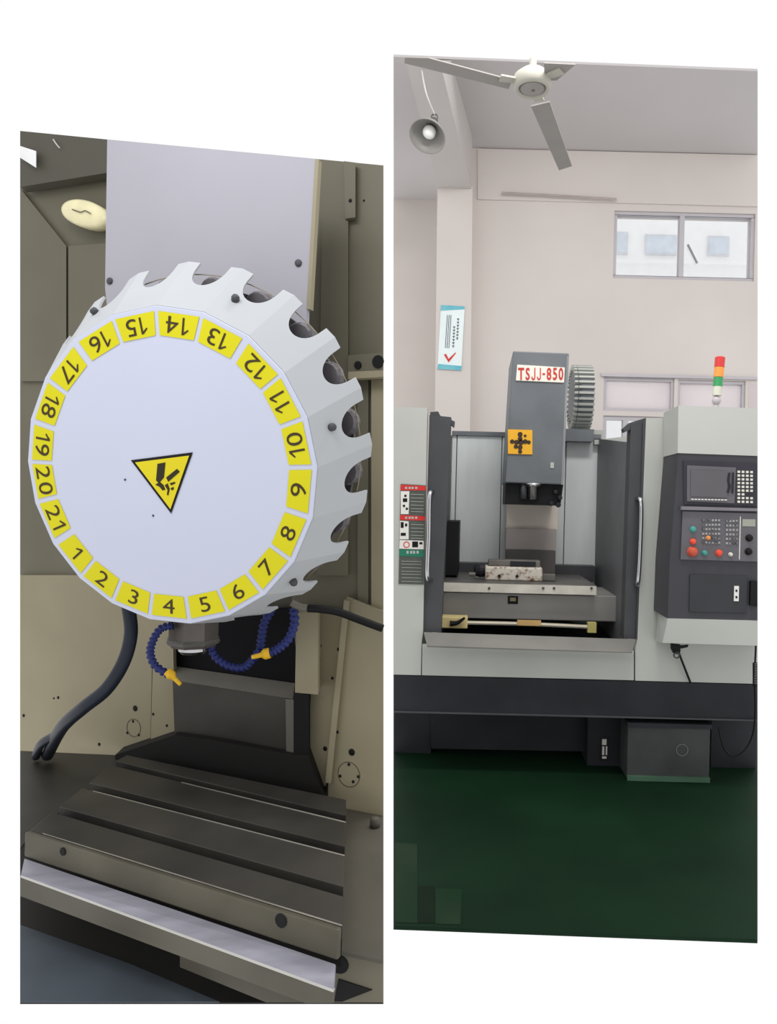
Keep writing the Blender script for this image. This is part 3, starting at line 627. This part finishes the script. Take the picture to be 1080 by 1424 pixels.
sm = rim.modifiers.new('solid', 'SOLIDIFY'); sm.thickness = .005; sm.offset = -1
obj('back_plate', prism([dp(2 * math.pi * i / 42, .345, -.15, RU) for i in range(42)], -DN * .01), mat('drum_dark', (74, 72, 74), .5, var=.2), tm)
obj('inner_drum', loft([[dp(2 * math.pi * i / 42, .28, -.02, RU * .2) for i in range(42)], [dp(2 * math.pi * i / 42, .3, -.15, RU) for i in range(42)]]), mat('drum_dark', (74, 72, 74)), tm)
pk = mat('pocket_grey', (104, 100, 104), .45, var=.25, metal=.3)
for a in ang:
    c = dp(a, .336, -.115, RU * .9); obj('tool_pocket', lathe(c, -DN, [(.0, 0), (.026, 0), (.03, .006), (.03, .03), (.024, .036), (0, .036)], 14), pk, tm)
wire = [dp(2 * math.pi * i / 63, R2 - .026, -RD - .002, RU) for i in range(64)]
obj('retaining_wire', tube(wire, .0012, 5, k=0), cream_l, tm)
for k, t_ in ((10, .34), (13, .42), (7, .34), (16, .5)):
    a = ang[k - 1]; off = {10: .03, 13: .06, 7: -.04, 16: .08}[k]
    p0 = dp(a + off, R1 + (R2 - R1) * t_, -RD * t_, RU * t_); nn = (DN * .49 + (p0 - dp(0, 0, -RD * t_, RU * t_)).normalized() * .87)
    obj('rim_bolt', lathe(p0, nn, [(.008, -.006), (.008, .004), (.005, .008), (0, .008)], 10), dark_paint, tm, True)
yel = mat('sticker_yellow', (206, 198, 6), .5, var=.03); num_m = mat('number_ink', (62, 48, 22), .5)
for k in range(1, 22):
    a = ang[k - 1]; rad = DX * math.cos(a) + DZ * math.sin(a); tg = DX * -math.sin(a) + DZ * math.cos(a)
    pr = ang[k - 2]; nx = ang[k % 21]
    gap = min((a - pr) % (2 * math.pi), (nx - a) % (2 * math.pi)) / 2
    w0 = math.tan(gap) * .262 - .0045; w1 = math.tan(gap) * .308 - .0045
    c0 = DC + DN * .0006
    s = obj('number_sticker', prism([c0 + rad * .262 - tg * w0, c0 + rad * .262 + tg * w0, c0 + rad * .308 + tg * w1, c0 + rad * .308 - tg * w1], DN * .0008), yel, tm)
    text('number', str(k), DC + rad * .285 + DN * .0013, tg * 1.0, -rad, -1.22 if k > 9 else -1.3, .033 if k > 8 else .031, num_m, s)
def D2(px, py, off=.001): return UP(px, py, DC + DN * off, DN)
ws = obj('warning_sticker', prism([D2(182, 640), D2(268, 629), D2(238, 714)], DN * .0006), black, tm)
obj('yellow_field', prism([D2(188, 643, .0018), D2(263, 633.5, .0018), D2(237, 708, .0018)], DN * .0006), mat('warning_yellow', (212, 196, 20), .5, var=.03), ws)
bm = new()
for P in ([(219, 645), (230, 643), (228, 664), (221, 672), (217, 668)], [(231, 664), (246, 652), (250, 656), (234, 670)],
          [(216, 674), (222, 670), (227, 674), (230, 681), (226, 682), (222, 677)], [(229, 675), (233, 672), (236, 680), (234, 689), (232, 688), (233, 681)],
          [(236, 672), (243, 670), (244, 672), (238, 675)], [(237, 679), (241, 677), (242, 680), (239, 682)]):
    prism([D2(x, y, .0027) for x, y in P], DN * .0005, bm)
obj('crush_symbol', bm, mat('symbol_black', (40, 34, 14), .5), ws)
for x, y in ((174, 667), (213, 717)): obj('rivet', lathe(D2(x, y, .0), DN, [(.0025, 0), (.002, .0015), (0, .002)], 8), dark_paint, tm)

# ------------------------------------------------------------------ spindle, hoses
spn = thing('spindle', 'dark steel spindle nose below the tool disc', 'spindle', UY(272, 905, 1.72))
sc0 = UY(270, 842, 1.74); sst = mat('spindle_steel', (104, 98, 94), .4, metal=.4, var=.25)
obj('housing', lathe(sc0, (0, 0, -1), [(.06, 0), (.06, .085), (.052, .098), (0, .098)], 8), sst, spn)
obj('nose_ring', lathe(sc0, (0, 0, -1), [(.034, .09), (.034, .108), (.026, .116), (0, .116)], 24), chrome, spn)
obj('housing_lip', lathe(sc0, (0, 0, -1), [(.061, .078), (.065, .083), (.061, .09), (.05, .092)], 8), steel, spn)
blue = mat('hose_blue', (34, 44, 104), .45, var=.15); noz = mat('nozzle_yellow', (226, 178, 40), .4, var=.05)
def seghose(name, label, P, Y, r, tip, loc=None):
    t = thing(name, label, 'hose', UY(*P[0], Y))
    pts = smooth_path([UY(x, y, Y - i * .004) for i, (x, y) in enumerate(P)], 12)
    obj('segmented_tube', tube(pts, lambda t_, i: r * (1.0 + .22 * math.cos(i * 1.6)), 10, k=0), blue, t, True)
    if tip:
        a, b = UY(*tip[0], Y - .02), UY(*tip[1], Y - .025); d = b - a
        obj('nozzle', lathe(a, d, [(0, 0), (r * 1.25, 0), (r * 1.3, d.length * .3), (r * .6, d.length * .5), (r * .5, d.length), (0, d.length)], 12), noz, t)
    return t
seghose('coolant_hose', 'short blue segmented coolant hose curling left with yellow nozzle', [(240, 870), (224, 874), (213, 890), (209, 908), (216, 926), (234, 938)], 1.68, .0085, ((233, 934), (251, 952)))
seghose('coolant_hose', 'blue segmented coolant hose looping under the spindle', [(292, 896), (300, 914), (318, 926), (338, 928), (350, 918), (362, 902)], 1.76, .009, None)
seghose('coolant_hose', 'blue segmented coolant hose at right with yellow nozzle pointing left', [(408, 846), (409, 868), (400, 890), (385, 903), (372, 909)], 1.72, .010, ((375, 908), (350, 914)))
seghose('coolant_hose', 'straight blue segmented hose hanging from the disc rim', [(378, 848), (368, 865), (364, 885), (362, 902)], 1.75, .010, None)
bh = mat('hose_black_blue', (30, 36, 48), .45, var=.2)
tag(obj('conduit_hose', tube([UY(178, 842, 1.72), UY(182, 880, 1.71), UY(172, 920, 1.7), UY(148, 958, 1.69), UY(115, 985, 1.70), UY(86, 1012, 1.78), UZ(66, 1050, .783)], .0155, 14), bh, None, True), 'thick black hose curving down to the left of the table', 'hose')
tag(obj('conduit_hose', tube([UY(104, 997, 1.735), UY(80, 1020, 1.83), UY(58, 1034, 1.88), UZ(50, 1052, .777)], .011, 12), bh, None, True), 'thinner black hose beside the thick one at table corner', 'hose')
pc_ = thing('power_cable', 'black cable with grey sleeve running right from the disc', 'cable', UY(414, 845, 1.7))
obj('sheath', tube([UY(428, 846, 1.7), UY(445, 847, 1.7), UY(470, 851, 1.71), UY(500, 862, 1.72), UY(532, 874, 1.73)], .0095, 10), black, pc_, True)
obj('sleeve', tube([UY(405, 838, 1.7), UY(418, 844, 1.7), UY(434, 846, 1.7)], .0085, 10), mat('sleeve_grey', (112, 108, 100), .5), pc_, True)

# ------------------------------------------------------------------ table with T-slots
ZT = .80
wt = thing('work_table', 'oily steel work table with T-slots and a bent sheet guard', 'table', UZ(260, 1180, ZT - .1))
# left end line and right end line of the table in the photograph
def Lx(y): return 165 + 1.238 * (1055 - y)
def seam(x, y0, s): return y0 + s * x
lines = [(1022.0, .185), (1020.3, .236), (1026.5, .242), (1057.5, .249), (1066.5, .256), (1098.5, .281), (1108.5, .289), (1141.4, .309)]   # back, slot a, slot b, slot c, front
def leftpt(k):
    y0, s = lines[k]; y = (y0 + s * (165 + 1.238 * 1055)) / (1 + s * 1.238); return (Lx(y), y)
def rightpt(k):
    y0, s = lines[k]; x = 481 - .035 * (y0 + s * 480 - 1133); return (x, y0 + s * x)
LP = [leftpt(i) for i in range(8)]; RP = [rightpt(i) for i in range(8)]
LP[0] = (176, 1050); RP[0] = (481, 1112)
top_m = mat('table_top_steel', (78, 75, 70), .42, metal=.35, scale=4, second=(56, 54, 51))
bm = new()
for i in (0, 2, 4, 6):
    prism([UZ(*LP[i], ZT), UZ(*RP[i], ZT), UZ(*RP[i + 1], ZT), UZ(*LP[i + 1], ZT)], (0, 0, -.022), bm)
obj('table_top', bm, top_m, wt, bevel=.0012)
q4 = [UZ(*LP[0], ZT), UZ(*RP[0], ZT), UZ(*RP[7], ZT), UZ(*LP[7], ZT)]
obj('table_body', prism([p + Vector((0, 0, -.022)) for p in q4], (0, 0, -.045)), mat('slot_dark', (28, 26, 24), .7, var=.2, spec=.1), wt)
fd = (q4[2] - q4[3]).normalized(); fn = Vector((fd.y, -fd.x, 0)).normalized()         # front normal (towards viewer)
if fn.y > 0: fn = -fn
edge_m = mat('edge_glint_steel', (176, 172, 162), .3, metal=.5, var=.2, scale=12)  # bright strips paint the glint along worn slot and front edges
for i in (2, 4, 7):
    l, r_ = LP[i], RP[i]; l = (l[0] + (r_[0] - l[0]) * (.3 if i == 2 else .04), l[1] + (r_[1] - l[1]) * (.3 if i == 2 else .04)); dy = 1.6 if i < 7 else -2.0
    obj('edge_glint', prism([UZ(l[0], l[1], ZT + .0002), UZ(r_[0], r_[1], ZT + .0002), UZ(r_[0], r_[1] + dy, ZT + .0002), UZ(l[0], l[1] + dy * .6, ZT + .0002)], (0, 0, .0006)), edge_m, wt)
# front face moulding
a, b = q4[3], q4[2]; ff = mat('table_front_steel', (92, 88, 76), .42, metal=.3, var=.25, scale=5)
obj('front_face', loft([[a, b, b + Vector((0, 0, -.05)), a + Vector((0, 0, -.05))], [a + fn * .012, b + fn * .012, b + fn * .012 + Vector((0, 0, -.05)), a + fn * .012 + Vector((0, 0, -.05))]]), ff, wt, bevel=.003)
def onfront(px, py, off): return UP(px, py, a + fn * off, fn)
grd = mat('guard_sheet', (150, 149, 160), .38, metal=.25, var=.2, scale=7, stretch=(1, 5, 5))
ga, gb = onfront(34, 1194, .014), onfront(466, 1341, .014); gc, gd = onfront(464, 1376, .05), onfront(29, 1217, .05)
obj('guard_sheet', loft([[ga, gb, gc, gd], [p + Vector((0, 0, -.004)) + -fn * .002 for p in (ga, gb, gc, gd)]]), grd, wt)
ge, gf = onfront(463, 1380, .05), onfront(28, 1220, .05)
obj('guard_lip', loft([[gd, gc, ge, gf], [p - fn * .003 for p in (gd, gc, ge, gf)]]), mat('guard_edge', (190, 188, 182), .35, metal=.2, var=.1), wt)
gg, gh, gi = onfront(463, 1395, .049), onfront(424, 1395, .049), onfront(28, 1246, .049)
obj('guard_drop', prism([gf, ge, gg, gh, gi], fn * -.003), mat('guard_olive', (92, 89, 78), .45, metal=.2, var=.2, scale=5), wt)
obj('slot_mouth', lathe(onfront(391, 1280, .012), fn, [(.012, -.004), (.012, .002), (0, .002)], 12), black, wt)
obj('slot_mouth', lathe(onfront(88, 1184, .012), fn, [(.008, -.004), (.008, .002), (0, .002)], 12), black, wt)
# left and right way covers, bed
wc = thing('way_cover', 'dark grey flat way cover left of the slotted table', 'way cover', UZ(60, 1090, .77))
obj('sheet', prism([UZ(28, 1044, .765), UZ(160, 1050, .765), UZ(170, 1060, .765), UZ(104, 1112, .765), UZ(40, 1164, .765), UZ(28, 1180, .765)], (0, 0, -.004)), mat('way_cover_dark', (60, 58, 54), .5, var=.15, metal=.2), wc)
wc2 = thing('way_cover', 'olive grey flat way cover at the right end of the table', 'way cover', UZ(505, 1230, .77))
rsh = obj('sheet', prism([UZ(476, 1108, .728), UZ(533, 1122, .728), UZ(533, 1336, .728), UZ(468, 1322, .728)], (0, 0, -.006)), mat('way_cover_olive', (88, 85, 76), .5, var=.15, metal=.2), wc2)
obj('end_post', lathe(UZ(521, 1150, .728), (0, 0, 1), [(.012, 0), (.012, .02), (.008, .024), (0, .024)], 14), olive_d, wc2, True)
p0, p1 = UZ(468, 1322, .722), UZ(533, 1336, .722)
pv = (p1 - p0).normalized(); pn = Vector((pv.y, -pv.x, 0)).normalized()
def onR(px, py, o=0.0): return UP(px, py, p0 + pn * o, pn)
obj('front_apron', prism([onR(466, 1324), onR(533, 1337), onR(533, 1394), onR(463, 1394)], Vector((-.15, 1, 0)) * .015), mat('apron_olive', (112, 107, 92), .5, var=.12), wc2)
obj('apron_edge', prism([onR(466, 1321, .004), onR(533, 1335, .004), onR(533, 1339, .004), onR(466, 1325, .004)], Vector((-.15, 1, 0)) * .01), cream_l, wc2)
obj('apron_hole', prism([onR(470 + 14 * math.cos(t_), 1341 + 13 * math.sin(t_) + 3 * math.cos(t_), .002) for t_ in [2 * math.pi * i / 20 for i in range(20)]], -pn * .01), black, wc2)
obj('apron_hole', prism([onR(470, 1362, .002), onR(517, 1377, .002), onR(476, 1393, .002), onR(464, 1393, .002)], -pn * .01), black, wc2)
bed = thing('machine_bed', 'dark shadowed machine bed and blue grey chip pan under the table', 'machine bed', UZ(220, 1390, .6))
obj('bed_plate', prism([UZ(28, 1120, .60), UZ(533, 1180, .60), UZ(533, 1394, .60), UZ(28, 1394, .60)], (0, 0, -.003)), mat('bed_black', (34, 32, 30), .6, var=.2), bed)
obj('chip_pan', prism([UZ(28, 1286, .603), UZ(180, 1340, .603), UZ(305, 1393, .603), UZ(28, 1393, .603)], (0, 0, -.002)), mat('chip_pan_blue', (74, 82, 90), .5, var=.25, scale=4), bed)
obj('bed_rail', prism([onfront(250, 1318, .0), onfront(462, 1390, .0), onfront(440, 1394, .0), onfront(370, 1394, .0), onfront(250, 1345, .0)], -fn * .01), mat('rail_olive', (84, 80, 70), .5, var=.15), bed)
